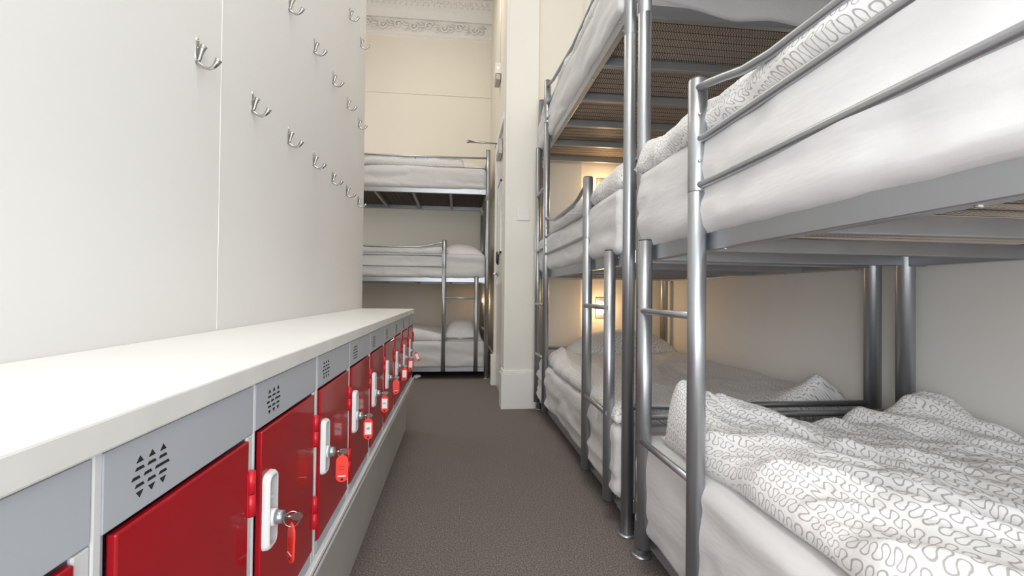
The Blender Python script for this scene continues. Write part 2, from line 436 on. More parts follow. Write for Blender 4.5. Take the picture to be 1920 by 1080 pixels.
    if i >= 1:
        b = MB(); b.tube([(xs+.002, yh, zh-.012), (xs+.013, yh, zh-.012)], [.0135, .0125], 20); lc(b, 'lock_collar', M['whiteplastic'], hp)
        b = MB(); b.tube([(xs+.013, yh, zh-.012), (xs+.024, yh, zh-.012)], .0095, 20); b.tube([(xs+.016, yh, zh-.012), (xs+.019, yh, zh-.012)], .0103, 20)
        lc(b, 'lock_barrel', M['greyplastic'], hp)
    return (xs+.024, yh, zh-.012)

ORD = {1: 'second', 2: 'third', 3: 'fourth', 4: 'fifth', 5: 'sixth', 6: 'seventh', 7: 'eighth'}
LOCKLAB = {
 -2: 'red door locker behind the left frame edge, two before the one cut by it',
 -1: 'grey and red locker cut by the left edge of the photo',
 0: 'nearest locker with a whole vent, large red door and its handle below the frame',
 1: 'red door locker with the coral key tag reading 81 on a split ring',
 2: 'red door locker whose coral tag shows the number 11',
 3: 'red door locker whose white labelled tag hangs nearest the camera',
 4: 'red door locker with the white tag marked S, fifth whole locker along',
 5: 'red door locker with the plain red tag, sixth whole locker along',
 6: 'narrow looking red locker just beyond the plain red tag',
 7: 'last but one red locker before the far end of the worktop',
 8: 'farthest red locker, at the end of the row by the far bunk'}
locks = {}
for i in range(-1, 9): locks[i] = make_locker(i, i in (0, 2, 6, 7))

# key, split ring and tag hanging in every lock
def text_mesh(txt, size, mat, parent, mw):
    cu = bpy.data.curves.new('tag_text', 'FONT'); cu.body = txt; cu.size = size; cu.align_x = 'CENTER'; cu.align_y = 'CENTER'; cu.extrude = .0002
    tmp = bpy.data.objects.new('tmp', cu); COL.objects.link(tmp)
    bpy.context.view_layer.update()
    me = bpy.data.meshes.new_from_object(tmp.evaluated_get(bpy.context.evaluated_depsgraph_get()))
    bpy.data.objects.remove(tmp); me.materials.clear(); me.materials.append(mat)
    o = bpy.data.objects.new('tag_number', me); COL.objects.link(o); o.parent = parent; o.matrix_local = mw
    return o
TAGS = {1: ('81', 'coral', -52, 4, 'coral plastic key tag reading 81, nearest the camera'), 2: ('11', 'coral', 8, 0, 'coral plastic key tag showing 11, second from the camera'),
        3: ('6', 'white', 2, 0, 'orange rimmed key tag with white label, third from the camera'), 4: ('S', 'white', 0, 0, 'key tag whose white label is marked with an S'),
        5: ('', 'coral', 12, 0, 'plain red key tag between two white labelled ones'), 6: ('', 'white', 10, 0, 'white labelled red key tag just beyond the plain red one'),
        7: ('', 'white', 5, 2, 'white labelled key tag second from the far end of the lockers'), 8: ('', 'white', 5, -22, 'tilted white key tag farthest away, in front of the far bunk')}
for i, (num, kind, rz, tilt, lab) in TAGS.items():
    lx, ly, lz = locks[i]
    t_ = thing('key_with_tag', lab, 'key', (lx, ly, lz), 'keys with tags hanging in the locker locks')
    b = MB(); b.box(-.004, .003, -.001, .001, -.003, .003)
    a_ = radians(20*((i*37) % 5-2))
    pts = []
    b.tube([(.002, 0, 0), (.012, 0, .0)], .0022, 8)
    P = [(.0075*cos(q/12*2*pi)*1.2+.019, .006*sin(q/12*2*pi)) for q in range(12)]
    b.prism(P, lambda a, c, d: Vector((a, d, c)), -.0009, .0009)
    b.build('key', M['nickel'], t_)
    # split ring through the key bow, hanging
    b = MB(); rr_ = .0115 if i == 1 else .0085
    cz = -.004; kx = .012 if i == 1 else .016
    al = radians(rz); ra = radians(10) if i == 1 else al
    pts = [(kx+rr_*sin(q/24*2*pi)*cos(ra), rr_*sin(q/24*2*pi)*sin(ra), cz+rr_*cos(q/24*2*pi)) for q in range(24)]
    b.tube(pts, .0009, 8, close=True); b.build('split_ring', M['chrome'], t_)
    # tag
    tg_z = cz-rr_-.0005
    b = MB(); w, h = .0125, .0265
    P = []
    for k_ in range(9): a = pi*k_/8; P.append((w*cos(a)*.98, -.010+.011*sin(a)+.0))
    P2 = [(w, -.010)] + [(w*cos(pi*k_/10), -.010+.0125*sin(pi*k_/10)) for k_ in range(1, 10)] + [(-w, -.010)] + [(-w*cos(pi*k_/10), -.043-.0115*sin(pi*k_/10)) for k_ in range(0, 11)]
    b.prism(P2, lambda a, c, d: Vector((a, d, c)), -.0016, .0016)
    b.box(-.0035, .0035, -.0014, .0014, .0, .0045, .001)
    b.mi = 1
    hole = [(.0026*cos(q/10*2*pi), -.0485+.0026*sin(q/10*2*pi)) for q in range(10)]
    b.prism(hole, lambda a, c, d: Vector((a, d, c)), -.0018, .0018)
    tg = b.build('tag', [M['coral'], M['dark']], t_)
    tg.location = (kx, 0, tg_z+.002); tg.rotation_euler = (0, radians(tilt), al)
    if i == 1: tg.scale = (.92, 1, 1.05)
    if kind == 'white':
        b = MB()
        b.box(-.0088, .0088, -.0021, .0021, -.041, -.008, .0004); b.build('paper_label', M['paper'], tg)
    else:
        b = MB(); b.box(-.008, .008, -.0019, .0019, -.0425, -.0405); b.build('label_edge', M['paper'], tg)
    if num:
        mw = Matrix.Translation((0, -.0023, -.024)) @ Matrix.Rotation(pi/2, 4, 'X') @ Matrix.Rotation(pi/2, 4, 'Z')
        text_mesh(num, .0145, M['ink'] if kind == 'white' else M['redink'], tg, mw)

# lip rail + plinth + worktop
b = MB(); b.box(LXF-.02, LXF+.014, LY0-2*LW, LY0+9*LW+.004, .3195, .3245, .001); b.box(LXF+.010, LXF+.014, LY0-2*LW, LY0+9*LW+.004, .308, .333, .001)
tag(b.build('locker_stand', M['lip']), 'white angle rail running under the row of lockers', 'stand')
b = MB(); b.box(XL+.01, -.320, LY0-2*LW, LY0+9*LW-.005, 0, .3190, .001)
tag(b.build('locker_plinth', M['plinthgrey']), 'beige grey plinth box between the lockers and the carpet', 'plinth')
b = MB(); b.box(XL+.0005, LXF+.008, LY0-2*LW, LY0+9*LW+.012, .7395, .7675, .0025)
o = b.build('worktop', [M['counter'], M['edge']])
for p in o.data.polygons:
    if p.normal.x > .8: p.material_index = 1
tag(o, 'long white laminate worktop lying over the red lockers', 'worktop')

# ---------------------------------------------------------------- coat hooks
def make_hook():
    t_ = thing('coat_hook', 'x', 'hook', (0, 0, 0), 'double coat hooks on the wall')
    b = MB()
    P = [(.0100*cos(a/16*2*pi), .031*sin(a/16*2*pi)) for a in range(16)]
    lo = [b.bm.verts.new((0, a, c)) for a, c in P]; hi = [b.bm.verts.new((.0028, a*.8, c*.95)) for a, c in P]
    for j in range(16): b.bm.faces.new((lo[j], lo[(j+1) % 16], hi[(j+1) % 16], hi[j]))
    b.bm.faces.new(hi); bmesh.ops.recalc_face_normals(b.bm, faces=b.bm.faces)
    b.build('back_plate', M['nickel'], t_)
    for z in (.021, .004):
        b = MB(); b.ball((.003, 0, z), .0026, (.6, 1, 1), 8); b.build('screw', M['chrome'], t_)
    b = MB(); b.tube([(.001, 0, -.030), (.007, 0, -.022), (.0095, 0, -.010), (.012, 0, .000), (.0165, 0, .010)], [.0045, .0042, .0048, .0062, .0075], 12)
    b.build('upper_prong', M['chrome'], t_)
    b = MB(); b.tube([(.001, 0, -.028), (.008, 0, -.034), (.018, 0, -.041), (.029, 0, -.044), (.038, 0, -.039), (.045, 0, -.030), (.050, 0, -.021)], [.0050, .0042, .0038, .0038, .0048, .0066, .0078], 12)
    b.build('lower_prong', M['chrome'], t_)
    return t_
rows = [('lower', 1.2017, 7, 1.437), ('middle', 1.800, 5, 1.915), ('upper', 2.745, 2, 2.425)]
proto = None
NTH = ['nearest', 'second', 'third', 'fourth', 'fifth', 'sixth', 'farthest']
for rn, y0, cnt, z in rows:
    for i in range(cnt):
        if proto is None: proto = make_hook(); o = proto
        else: o = copy_tree(proto)
        o.location = (XL, y0+i*.3061, z); o.rotation_euler = (radians(random.uniform(-3, 3)), 0, 0)
        nth = 'farthest' if i == cnt-1 else NTH[i]
        o['label'] = 'chrome double coat hook, %s from the camera in the %s row' % (nth, rn) if nth not in ('farthest', 'nearest') else 'chrome double coat hook, %s one of the %s row on the wall' % (nth, rn)

# ---------------------------------------------------------------- bunk beds
LEN, DEP = 1.90, .98
LEV = (.075, .982, 1.885)
PR = .0225
_mesh_cache = {}
def make_bed(label, loc, rz, mirror):
    s = -1 if mirror else 1
    t_ = thing('triple_bunk_bed', label, 'bunk bed', loc, 'silver tubular steel triple bunk beds', rz)
    def T(p): return (p[0], s*p[1], p[2])
    def tb(nm, pts, r, seg=16, par=t_, mat='steel'):
        b = MB(); b.tube([T(p) for p in pts], r, seg); return b.build(nm, M[mat], par)
    def bx(nm, x0, x1, y0, y1, z0, z1, bev=0, par=t_, mat='steel'):
        b = MB(); b.box(x0, x1, min(s*y0, s*y1), max(s*y0, s*y1), z0, z1, bev); return b.build(nm, M[mat], par)
    # corner posts
    for (x, y) in ((0, 0), (0, LEN), (DEP, 0), (DEP, LEN)):
        pr = PR if x == 0 else .029
        p = tb('corner_post', [(x, y, .004), (x, y, 1.822), (x, y, 1.824), (x, y, 1.826), (x, y, 2.34)], [pr, pr, pr-.002, pr, pr], 24)
        tb('foot_flange', [(x, y, .0), (x, y, .006), (x, y, .010)], [.034, .034, .026], 24, p)
        tb('end_cap', [(x, y, 2.34), (x, y, 2.345)], PR-.001, 20, p, 'cap')
    # frames
    for L in LEV:
        z0, z1 = L, L+.056
        for x in (.0, DEP):
            xa, xb = (-.012, .014) if x == 0 else (DEP-.014, DEP+.012)
            r_ = bx('side_rail', xa, xb, PR-.002, LEN-PR+.002, z0, z1, .003)
            xx = xa-.001 if x == 0 else xb+.001
            for yy in ((.075, LEN-.075) if x == 0 else ()):
                b = MB(); b.tube([T((xx, yy, z0+.030)), T((xx+(-.003 if x == 0 else .003), yy, z0+.030))], .005, 10); b.build('bolt', M['bolt'], r_)
            for yy in (.075, .50, 1.05, LEN-.075):
                b = MB(); b.tube([T((x, yy, z0+.001)), T((x, yy, z0-.003))], .005, 10); b.build('bolt', M['bolt'], r_)
            for ya in (PR, LEN-PR-.045):
                bx('corner_bracket', (xa-.0022 if x == 0 else xb-.001), (xa+.001 if x == 0 else xb+.0022), ya, ya+.045, z0-.001, z1+.001, .001, r_)
        for y in (0, LEN):
            bx('end_rail', PR-.004, DEP-PR+.004, y-.013, y+.013, z0+.004, z1-.002, .003)
        for k in range(1, 5):
            y = LEN*k/5
            bx('cross_bar', .012, DEP-.012, y-.014, y+.014, z0+.002, z0+.045, .003, t_, 'crossbar')
        # end tube of head and foot panels
        for y in (0, LEN):
            tb('end_tube', [(PR-.004, y, z0+.388), (DEP-PR+.004, y, z0+.388)], .0115, 14)
    # wire mesh under each mattress
    key = s
    if key not in _mesh_cache:
        bm = bmesh.new(); rows_, pitch = 34, .0115; dy = (LEN-.04)/rows_; nl = int((DEP-.04)/pitch)
        for r0 in range(rows_):
            ya = .02+r0*dy
            for k in range(nl):
                xa = .02+k*pitch
                pr_ = []
                for q in range(4):
                    f_ = q/3; xx = xa+.026*(f_-.5)+.0060*sin(f_*2*pi); yy = ya+dy*f_
                    pr_.append((bm.verts.new(T((xx-.0018, yy, .0))), bm.verts.new(T((xx+.0018, yy, .0))), bm.verts.new(T((xx, yy, .0022)))))
                for A, B in zip(pr_, pr_[1:]):
                    for j in range(3): bm.faces.new((A[j], A[(j+1) % 3], B[(j+1) % 3], B[j]))
            # long cross wire
            A = [bm.verts.new(T(p)) for p in ((.015, ya-.001, -.001), (DEP-.015, ya-.001, -.001), (DEP-.015, ya+.001, -.001), (.015, ya+.001, -.001), (.015, ya, .001), (DEP-.015, ya, .001))]
            bm.faces.new((A[0], A[1], A[2], A[3])); bm.faces.new((A[0], A[1], A[5], A[4])); bm.faces.new((A[3], A[2], A[5], A[4]))
        me = bpy.data.meshes.new('wire_mesh'); bm.to_mesh(me); bm.free(); me.materials.append(M['wire']); _mesh_cache[key] = me
    for L in LEV:
        o = bpy.data.objects.new('wire_mesh', _mesh_cache[key]); COL.objects.link(o); o.parent = t_; o.location = (0, 0, L+.0395)
    # ladder up to the middle bunk and on to the top bunk
    lx = -.036
    def leg(y, z0, z1):
        p = tb('ladder_leg', [(lx, y, z0), (lx, y, z1)], .0220, 24)
        tb('leg_cap', [(lx, y, z1), (lx, y, z1+.004)], .0210, 20, p, 'cap'); tb('leg_cap', [(lx, y, z0-.004), (lx, y, z0)], .0212, 20, p, 'cap')
        return p
    leg(.108, .086, 1.040)
    g1 = leg(.435, .086, 1.402)
    g2 = leg(1.473, .086, 2.302)
    leg(1.800, .086, 1.944)
    for z in (.417, .821):
        tb('ladder_rung', [(lx-.010, .090, z), (lx-.010, .435, z)], .0095, 14)
    for z in (.44, .80, 1.185, 1.59):
        tb('ladder_rung', [(lx-.010, 1.82, z), (lx-.010, 1.473, z)], .0095, 14)
    # flattened sleeves with screws at the top of the tall legs
    for y, z0, z1, par in ((.435, 1.125, 1.40, g1), (1.473, 2.02, 2.30, g2), (1.473, 1.125, 1.40, g2)):
        if z0 > 2 or y < 1:
            tb('guard_sleeve', [(lx, y, z0), (lx, y, z0+.002), (lx, y, z1-.002)], [.0222, .0229, .0229], 24, par)
        sgn = 1 if y < 1 else -1
        for zz in (z0+.072, z0+.187):
            b = MB(); b.ball(T((lx-.006, y+sgn*.0225, zz)), .0045, (1, .7, 1), 10); b.build('screw', M['bolt'], par)
    # guard rails: middle bunk between the two tall legs, top bunk from the far leg to the corner post
    ya, yb = .435, 1.473
    wave = [(ya, 1.378), (ya+.05, 1.376), (ya+.11, 1.362), (ya+.19, 1.342), (ya+.28, 1.332), ((ya+yb)/2, 1.330), (yb-.28, 1.332), (yb-.19, 1.342), (yb-.11, 1.360), (yb-.05, 1.373), (yb, 1.375)]
    gx = lx+.002
    tb('guard_rail', [(gx-.010 if k in (0, 10) else gx, y, z) for k, (y, z) in enumerate(wave)], .0098, 14)
    for z in (1.252, 1.140): tb('guard_rail', [(gx-.010, ya, z), (gx, ya+.03, z), (gx, (ya+yb)/2, z+(.009 if mirror else 0)), (gx, yb-.03, z+(.018 if mirror else 0)), (gx-.010, yb, z+(.018 if mirror else 0))], .0098, 14)
    tb('guard_rail', [(gx-.006, yb, 2.262), (gx+.002, yb-.06, 2.262), (gx+.01, yb-.14, 2.254), (0, .9, 2.252), (-.003, .0, 2.262)], .0098, 14)
    for z in (2.150, 2.042): tb('guard_rail', [(gx-.006, yb, z), (gx+.01, yb-.12, z), (0, .9, z), (-.003, .0, z)], .0098, 14)
    tb('guard_spacer', [(.002, .74, 2.044), (.002, .74, 2.252)], .0075, 12)
    return t_

bedB = make_bed('silver triple bunk standing between the near bunk and the white pier', (.620, 1.697, 0), 0, False)
bedA = make_bed('silver triple bunk nearest the camera, cut off by the right frame edge', (.620, 1.559, 0), 0, True)
bedC = make_bed('silver triple bunk standing along the far wall behind the lockers', (.295, 4.93, 0), pi/2, False)

# ---------------------------------------------------------------- bedding
def N3(x, y, z): return noise.noise(Vector((x, y, z)))
def frame_of(which):
    """bed-local (v across from the front, u along) -> world"""
    if which == 'B': return lambda v, u, z: Vector((.620+v, 1.697+u, z))
    if which == 'A': return lambda v, u, z: Vector((.620+v, 1.559-u, z))
    return lambda v, u, z: Vector((.295-u, 4.93+v, z))

def make_mattress(which, z0, z1, label, seed, v0=-.018, v1=.93, u0=.018, u1=1.885, sag=.0, end_hang=0, wr=1.0, side_hang=None):
    fr = frame_of(which)
    bm = bmesh.new(); uvl = bm.loops.layers.uv.new()
    nu, ns = 110, 46
    # cross-section loop (v,z) rounded rectangle
    H = z1-z0; r = .035
    sec = []
    def arc(cv, cz, a0, a1, n=5):
        for i in range(n+1):
            a = radians(a0+(a1-a0)*i/n); sec.append((cv+r*cos(a), cz+r*sin(a)))
    # start bottom-front, go up the front, across the top, down the rear
    arc(v0+r*.5, z0+r*.5, 260, 180, 4)
    for i in range(1, 9): sec.append((v0-.5*r, z0+r*.5+(H-1.5*r)*i/9))
    arc(v0+r*.5, z1-r, 180, 90)
    for i in range(1, 14): sec.append((v0+r*.5+(v1-v0-r)*i/14, z1))
    arc(v1-r*.5, z1-r, 90, 0)
    arc(v1-r*.5, z0+r*.5, 0, -90, 3)
    n = len(sec); rings = []
    cv, cz = (v0+v1)/2, (z0+z1)/2
    for k in range(nu+1):
        tt = k/nu; u = u0+(u1-u0)*tt
        e = min(tt, 1-tt)*(u1-u0)
        inset = 0 if e > .03 else (.03-sqrt(max(0, .03**2-(.03-e)**2)))
        row = []
        for j, (v, z) in enumerate(sec):
            vv = v + (inset if v < cv else -inset); zz = z-(inset*.7 if z > cz else -inset*.3)
            side = 1 if v < v0+.06 else .25
            hz = (z-z0)/H
            w = (N3(u*1.6+seed, z*16+seed, seed*.7)*.011+N3(u*5+seed*2, z*30, seed)*.0045)*wr*side
            ln = abs(N3(u*2.2+seed*3, z*9-u*1.1, 3.3+seed)); w -= .007*wr*side*max(0, 1-ln*7)
            vv += -w if v < cv else 0
            if j < 7: zz += abs(N3(u*3, seed, 1))*.012+abs(N3(u*9, seed, 2))*.005
            if j < 7 and side_hang: zz += side_hang(u)
            row.append(bm.verts.new(fr(vv, u, zz)))
        rings.append(row)
    for k in range(nu):
        for j in range(n-1):
            f = bm.faces.new((rings[k][j], rings[k][j+1], rings[k+1][j+1], rings[k+1][j])); f.smooth = True
        f = bm.faces.new((rings[k][n-1], rings[k][0], rings[k+1][0], rings[k+1][n-1])); f.material_index = 1
    bm.faces.new(rings[0]); bm.faces.new(rings[-1][::-1])
    bmesh.ops.recalc_face_normals(bm, faces=bm.faces)
    me = bpy.data.meshes.new('mattress'); bm.to_mesh(me); bm.free(); me.materials.append(M['sheet']); me.materials.append(M['ticking'])
    o = bpy.data.objects.new('mattress', me); COL.objects.link(o)
    return tag(o, label, 'mattress', 'sheeted mattresses on the bunks')

def softbody(name, which, top, v0, v1, u0, u1, base, edge, seed, label, cat, group, nv=70, nu=110, out=None, uvrot=0, warp=.02):
    """puffy quilt or pillow: top(v,u)->height above base; edge=roll radius; out(v side,u)->outline wobble"""
    fr = frame_of(which)
    bm = bmesh.new(); uvl = bm.loops.layers.uv.new()
    def dens(i, n):
        t_ = i/n; return .5-.5*cos(pi*t_)*(1-.0) if False else (t_*.72+.28*(.5-.5*cos(pi*t_)))
    grid = []; uvs = {}
    for i in range(nu+1):
        row = []
        for j in range(nv+1):
            a, c = dens(i, nu), dens(j, nv)
            u = u0+(u1-u0)*a; v = v0+(v1-v0)*c
            # outline wobble
            k0 = (1-c)**6; k1 = c**6; m0 = (1-a)**8; m1 = a**8
            wv = (N3(u*4+seed, seed, .3)*warp*1.3+N3(u*11+seed, seed, 2.3)*warp*.5)
            wu = (N3(v*4+seed, seed*2, .9)*warp*1.5)
            vv = v+(wv*k0-wv*k1); uu = u+wu*m0-wu*m1
            if out: vv += out(u)*k0
            dv = min(v-v0, v1-v); du = min(u-u0, u1-u)
            d_ = min(dv, du, 1)
            r_ = edge
            if dv < r_ and du < r_: d_ = max(0, r_-sqrt((r_-dv)**2+(r_-du)**2))
            f_ = sqrt(max(0, 1-(1-min(d_/r_, 1))**2))
            h = top(v, u)
            z = base+.35*min(h, edge*1.3)*(1 if d_ <= 0 else 1)*(1-f_)+h*f_
            vert = bm.verts.new(fr(vv, uu, z)); row.append(vert)
            # uv: arc length-ish (use height to stretch)
            uvs[vert] = (uu*cos(uvrot)-(vv+z*.6)*sin(uvrot), uu*sin(uvrot)+(vv+z*.9)*cos(uvrot))
        grid.append(row)
    fs = []
    for i in range(nu):
        for j in range(nv):
            f = bm.faces.new((grid[i][j], grid[i][j+1], grid[i+1][j+1], grid[i+1][j])); f.smooth = True; fs.append(f)
    # underside ring tucked in
    bl = [grid[0][j] for j in range(nv+1)]+[grid[i][nv] for i in range(1, nu+1)]+[grid[nu][j] for j in range(nv-1, -1, -1)]+[grid[i][0] for i in range(nu-1, 0, -1)]
    cc = fr((v0+v1)/2, (u0+u1)/2, base)
    und = []
    for v in bl:
        d = Vector((cc.x-v.co.x, cc.y-v.co.y, 0)); d = d.normalized()*edge*.55 if d.length else d
        q = bm.verts.new((v.co.x+d.x, v.co.y+d.y, base)); uvs[q] = (uvs[v][0], uvs[v][1]-.03); und.append(q)
    L_ = len(bl)
    for i in range(L_):
        f = bm.faces.new((bl[i], bl[(i+1) % L_], und[(i+1) % L_], und[i])); f.smooth = True
    bm.faces.new(und)
    bmesh.ops.recalc_face_normals(bm, faces=bm.faces)
    for f in bm.faces:
        for lp in f.loops: lp[uvl].uv = uvs[lp.vert]
    me = bpy.data.meshes.new(name); bm.to_mesh(me); bm.free(); me.materials.append(M['duvet'])
    o = bpy.data.objects.new(name, me); COL.objects.link(o)
    return tag(o, label, cat, group)

def folds(v, u, seed, amp=.018, ang=.35, fv=7.0, fu=1.6):
    """elongated soft folds running mostly along the bed"""
    a = v*cos(ang)-u*sin(ang); c = v*sin(ang)+u*cos(ang)
    w = N3(c*1.2+seed, a*1.5, seed)*.12
    n1 = N3((a+w)*fv, c*fu, seed); n2 = N3((a+w)*fv*2.1+5, c*fu*1.7, seed+3)
    return amp*(1.6*(1-min(1, abs(n1)*2.6))**1.0*.8-.35)+amp*.5*(1-min(1, abs(n2)*2.6))-amp*.2
def bump2(v, u, cv, cu, sv, su, h, rot=0):
    a = (v-cv)*cos(rot)-(u-cu)*sin(rot); c = (v-cv)*sin(rot)+(u-cu)*cos(rot)
    return h*math.exp(-(a/sv)**2-(c/su)**2)

DG = 'squiggle patterned duvets'; PG = 'squiggle patterned pillows'
# mattresses
make_mattress('A', .128, .412, 'white sheeted mattress on the bottom bunk nearest the camera', 1, side_hang=lambda u: 0)
make_mattress('A', 1.038, 1.277, 'white sheeted mattress on the near middle bunk behind three guard rails', 2)
make_mattress('B', .128, .385, 'creased mattress on the bottom bunk beside the white pier', 4, wr=1.6)
make_mattress('B', 1.038, 1.272, 'white sheeted mattress on the middle bunk beside the white pier', 5)
make_mattress('B', 1.945, 2.17, 'mattress on the top bunk beside the white pier, seen from below', 6)
make_mattress('C', .128, .385, 'mattress on the bottom bunk against the far wall', 7)
make_mattress('C', 1.038, 1.268, 'mattress on the middle bunk against the far wall', 8)
make_mattress('C', 1.945, 2.15, 'mattress on the top bunk against the far wall', 9)
make_mattress('A', 1.945, 2.17, 'mattress on the top bunk overhead at the upper right', 10)

# near bottom duvet
def topA(v, u):
    h = .074+folds(v, u, 11, .028, .46, 6.0, .8)+folds(v, u, 15, .013, .62, 11, 1.7)+folds(v, u, 17, .004, .2, 22, 5)
    h += bump2(v, u, .05, .165, .11, .085, .12, .35)        # lifted roll by the ladder
    h += bump2(v, u, .20, .30, .10, .16, .05, .6)
    h += bump2(v, u, .88, .16, .19, .15, .055)               # heap at the wall
    h -= bump2(v, u, .42, .32, .07, .35, .030, .55)
    h += bump2(v, u, .55, .55, .06, .45, .028, .5)
    h += bump2(v, u, .15, .62, .10, .30, .022, .1)
    h += .006*N3(v*14, u*14, 4)
    return max(.02, h)
softbody('duvet', 'A', topA, .000, .925, .135, 1.85, .411, .055, 11, 'large rumpled duvet with grey squiggles on the nearest bottom bunk', 'duvet', DG, 150, 250, out=lambda u: .02*math.exp(-((u-.2)/.1)**2))
# near middle duvet
def topA2(v, u):
    h = .082+folds(v, u, 21, .014, .1, 5, 2)+folds(v, u, 22, .005, .8, 14, 6)
    h += bump2(v, u, .1, .02, .2, .09, .02)
    return max(.02, h)
softbody('duvet', 'A', topA2, -.035, .90, -.03, 1.85, 1.275, .055, 22, 'squiggle duvet on the near middle bunk showing over the guard rails', 'duvet', DG, 60, 150)
# bunk B
def topB(v, u):
    h = .07+folds(v, u, 31, .016, .2, 6, 2)+.02*math.exp(-((v-.8)/.2)**2)
    h += bump2(v, u, .80, .06, .13, .10, .075)+bump2(v, u, .08, 1.42, .12, .18, .05)
    return max(.02, h)
softbody('duvet', 'B', topB, -.02, .925, .02, 1.55, .384, .05, 33, 'dim squiggle duvet on the bottom bunk beside the white pier', 'duvet', DG, 80, 130,
         out=lambda u: -.01*math.exp(-((u-.1)/.1)**2))
def topB2(v, u): return max(.02, .085+folds(v, u, 41, .012, .1, 5, 2)+.02*math.exp(-((u-.1)/.15)**2))
softbody('duvet', 'B', topB2, -.03, .90, .02, 1.45, 1.271, .052, 44, 'squiggle duvet on the middle bunk beside the white pier', 'duvet', DG, 60, 120)
def topB3(v, u): return max(.02, .10+folds(v, u, 51, .012, .1, 5, 2))
softbody('duvet', 'B', topB3, -.02, .90, .05, 1.86, 2.169, .052, 55, 'squiggle duvet on the top bunk beside the white pier', 'duvet', DG, 50, 100)
# bunk C
def topC(v, u): return max(.02, .06+.06*min(1, max(0, (u-.45)/.3))*1+folds(v, u, 61, .012, .1, 5, 2))
softbody('duvet', 'C', topC, -.02, .9, .40, 1.86, .384, .05, 66, 'squiggle duvet on the bottom bunk against the far wall', 'duvet', DG, 40, 90)
softbody('duvet', 'C', lambda v, u: .065+folds(v, u, 62, .010, .1, 5, 2), -.02, .9, .40, 1.86, 1.267, .05, 67, 'squiggle duvet on the middle bunk against the far wall', 'duvet', DG, 40, 90)
softbody('duvet', 'C', lambda v, u: .112+folds(v, u, 63, .010, .1, 5, 2), -.02, .9, .25, 1.86, 2.149, .05, 68, 'squiggle duvet on the top bunk against the far wall', 'duvet', DG, 40, 90)
# pillows
def pil(vc, uc, sv, su, h, seed):
    def f(v, u):
        a = min(1, abs(v-vc)/sv); c = min(1, abs(u-uc)/su)
        return max(.015, h*((1-a**2.4)*(1-c**2.4))**.55+.010*N3(v*6+seed, u*6, seed))
    return f
def pillow(which, vc, uc, sv, su, base, h, seed, label):
    softbody('pillow', which, pil(vc, uc, sv, su, h, seed), vc-sv, vc+sv, uc-su, uc+su, base, .03, seed, label, 'pillow', PG, 46, 46, warp=.03, uvrot=.6)
pillow('B', .56, 1.70, .42, .21, .40, .22, 71, 'plump shaded pillow beneath the glowing wall lamp of the lower bunk')
pillow('B', .45, 1.66, .33, .21, 1.268, .15, 72, 'pillow at the pier end of the middle bunk')
pillow('C', .42, .24, .33, .20, .380, .215, 73, 'pillow lit warm on the bottom bunk against the far wall')
pillow('C', .40, .25, .33, .22, 1.262, .145, 74, 'pillow on the middle bunk against the far wall')
pillow('C', .40, .22, .33, .20, 2.145, .145, 75, 'pillow on the top bunk against the far wall')

# loose sheet hanging over the end of the near top bunk
def SHL(v):
    K = ((-.02, 1.865), (.045, 1.853), (.214, 1.826), (.31, 1.81), (.427, 1.813), (.525, 1.798), (1.0, 1.79))
    for (a, p), (c, q) in zip(K, K[1:]):
        if v <= c: return p+(q-p)*max(0, (v-a)/(c-a))
    return 1.79
bm = bmesh.new(); g = []
for i in range(61):
    v = -.01+.99*i/60; row = []
    low = SHL(v)
    for j in range(13):
        q = j/12; z = 2.02+(low-2.02)*q; yy = 1.559-.030-.010*sin(v*11+q*2)*q+.006*N3(v*8, q*3, 5)
        row.append((bm.verts.new((.62+v, yy, z))))
    g.append(row)
for i in range(60):
    for j in range(12):
        f = bm.faces.new((g[i][j], g[i+1][j], g[i+1][j+1], g[i][j+1])); f.smooth = True
bmesh.ops.solidify(bm, geom=list(bm.faces), thickness=.002)
me = bpy.data.meshes.new('loose_sheet'); bm.to_mesh(me); bm.free(); me.materials.append(M['sheet'])
o = bpy.data.objects.new('loose_sheet', me); COL.objects.link(o); tag(o, 'loose sheet hanging below the end of the overhead top bunk', 'sheet')

# ---------------------------------------------------------------- wall lamps, switch, door
def bunk_lamp(loc, label, power):
    t_ = thing('bunk_lamp', label, 'lamp', loc, 'small square reading lamps on the recess wall')
    b = MB(); b.box(-.042, .042, -.008, 0, -.082, .082, .003); b.build('back_plate', M['lampplate'], t_)
    b = MB()
    b.tube([(0, -.03, -.052), (0, -.03, -.030), (0, -.03, -.004), (0, -.03, 0), (0, -.03, .004), (0, -.03, .030), (0, -.03, .05)], [.006, .020, .026, .014, .026, .020, .012], 16)
    b.build('lamp_shade', M['glow'], t_)
    l = bpy.data.lights.new('bunk_lamp_light', 'POINT'); l.energy = power; l.color = (1, .66, .33); l.shadow_soft_size = .04
    o = bpy.data.objects.new('bunk_lamp_light', l); COL.objects.link(o); o.parent = t_; o.location = (0, -.085, 0)
    return t_
bunk_lamp((1.135, 3.735, .766), 'glowing bulb lamp on the wall above the lower bunk pillow', 2.2)
bunk_lamp((1.135, 3.735, 1.72), 'wall lamp seen just above the middle bunk bedding', 2.6)
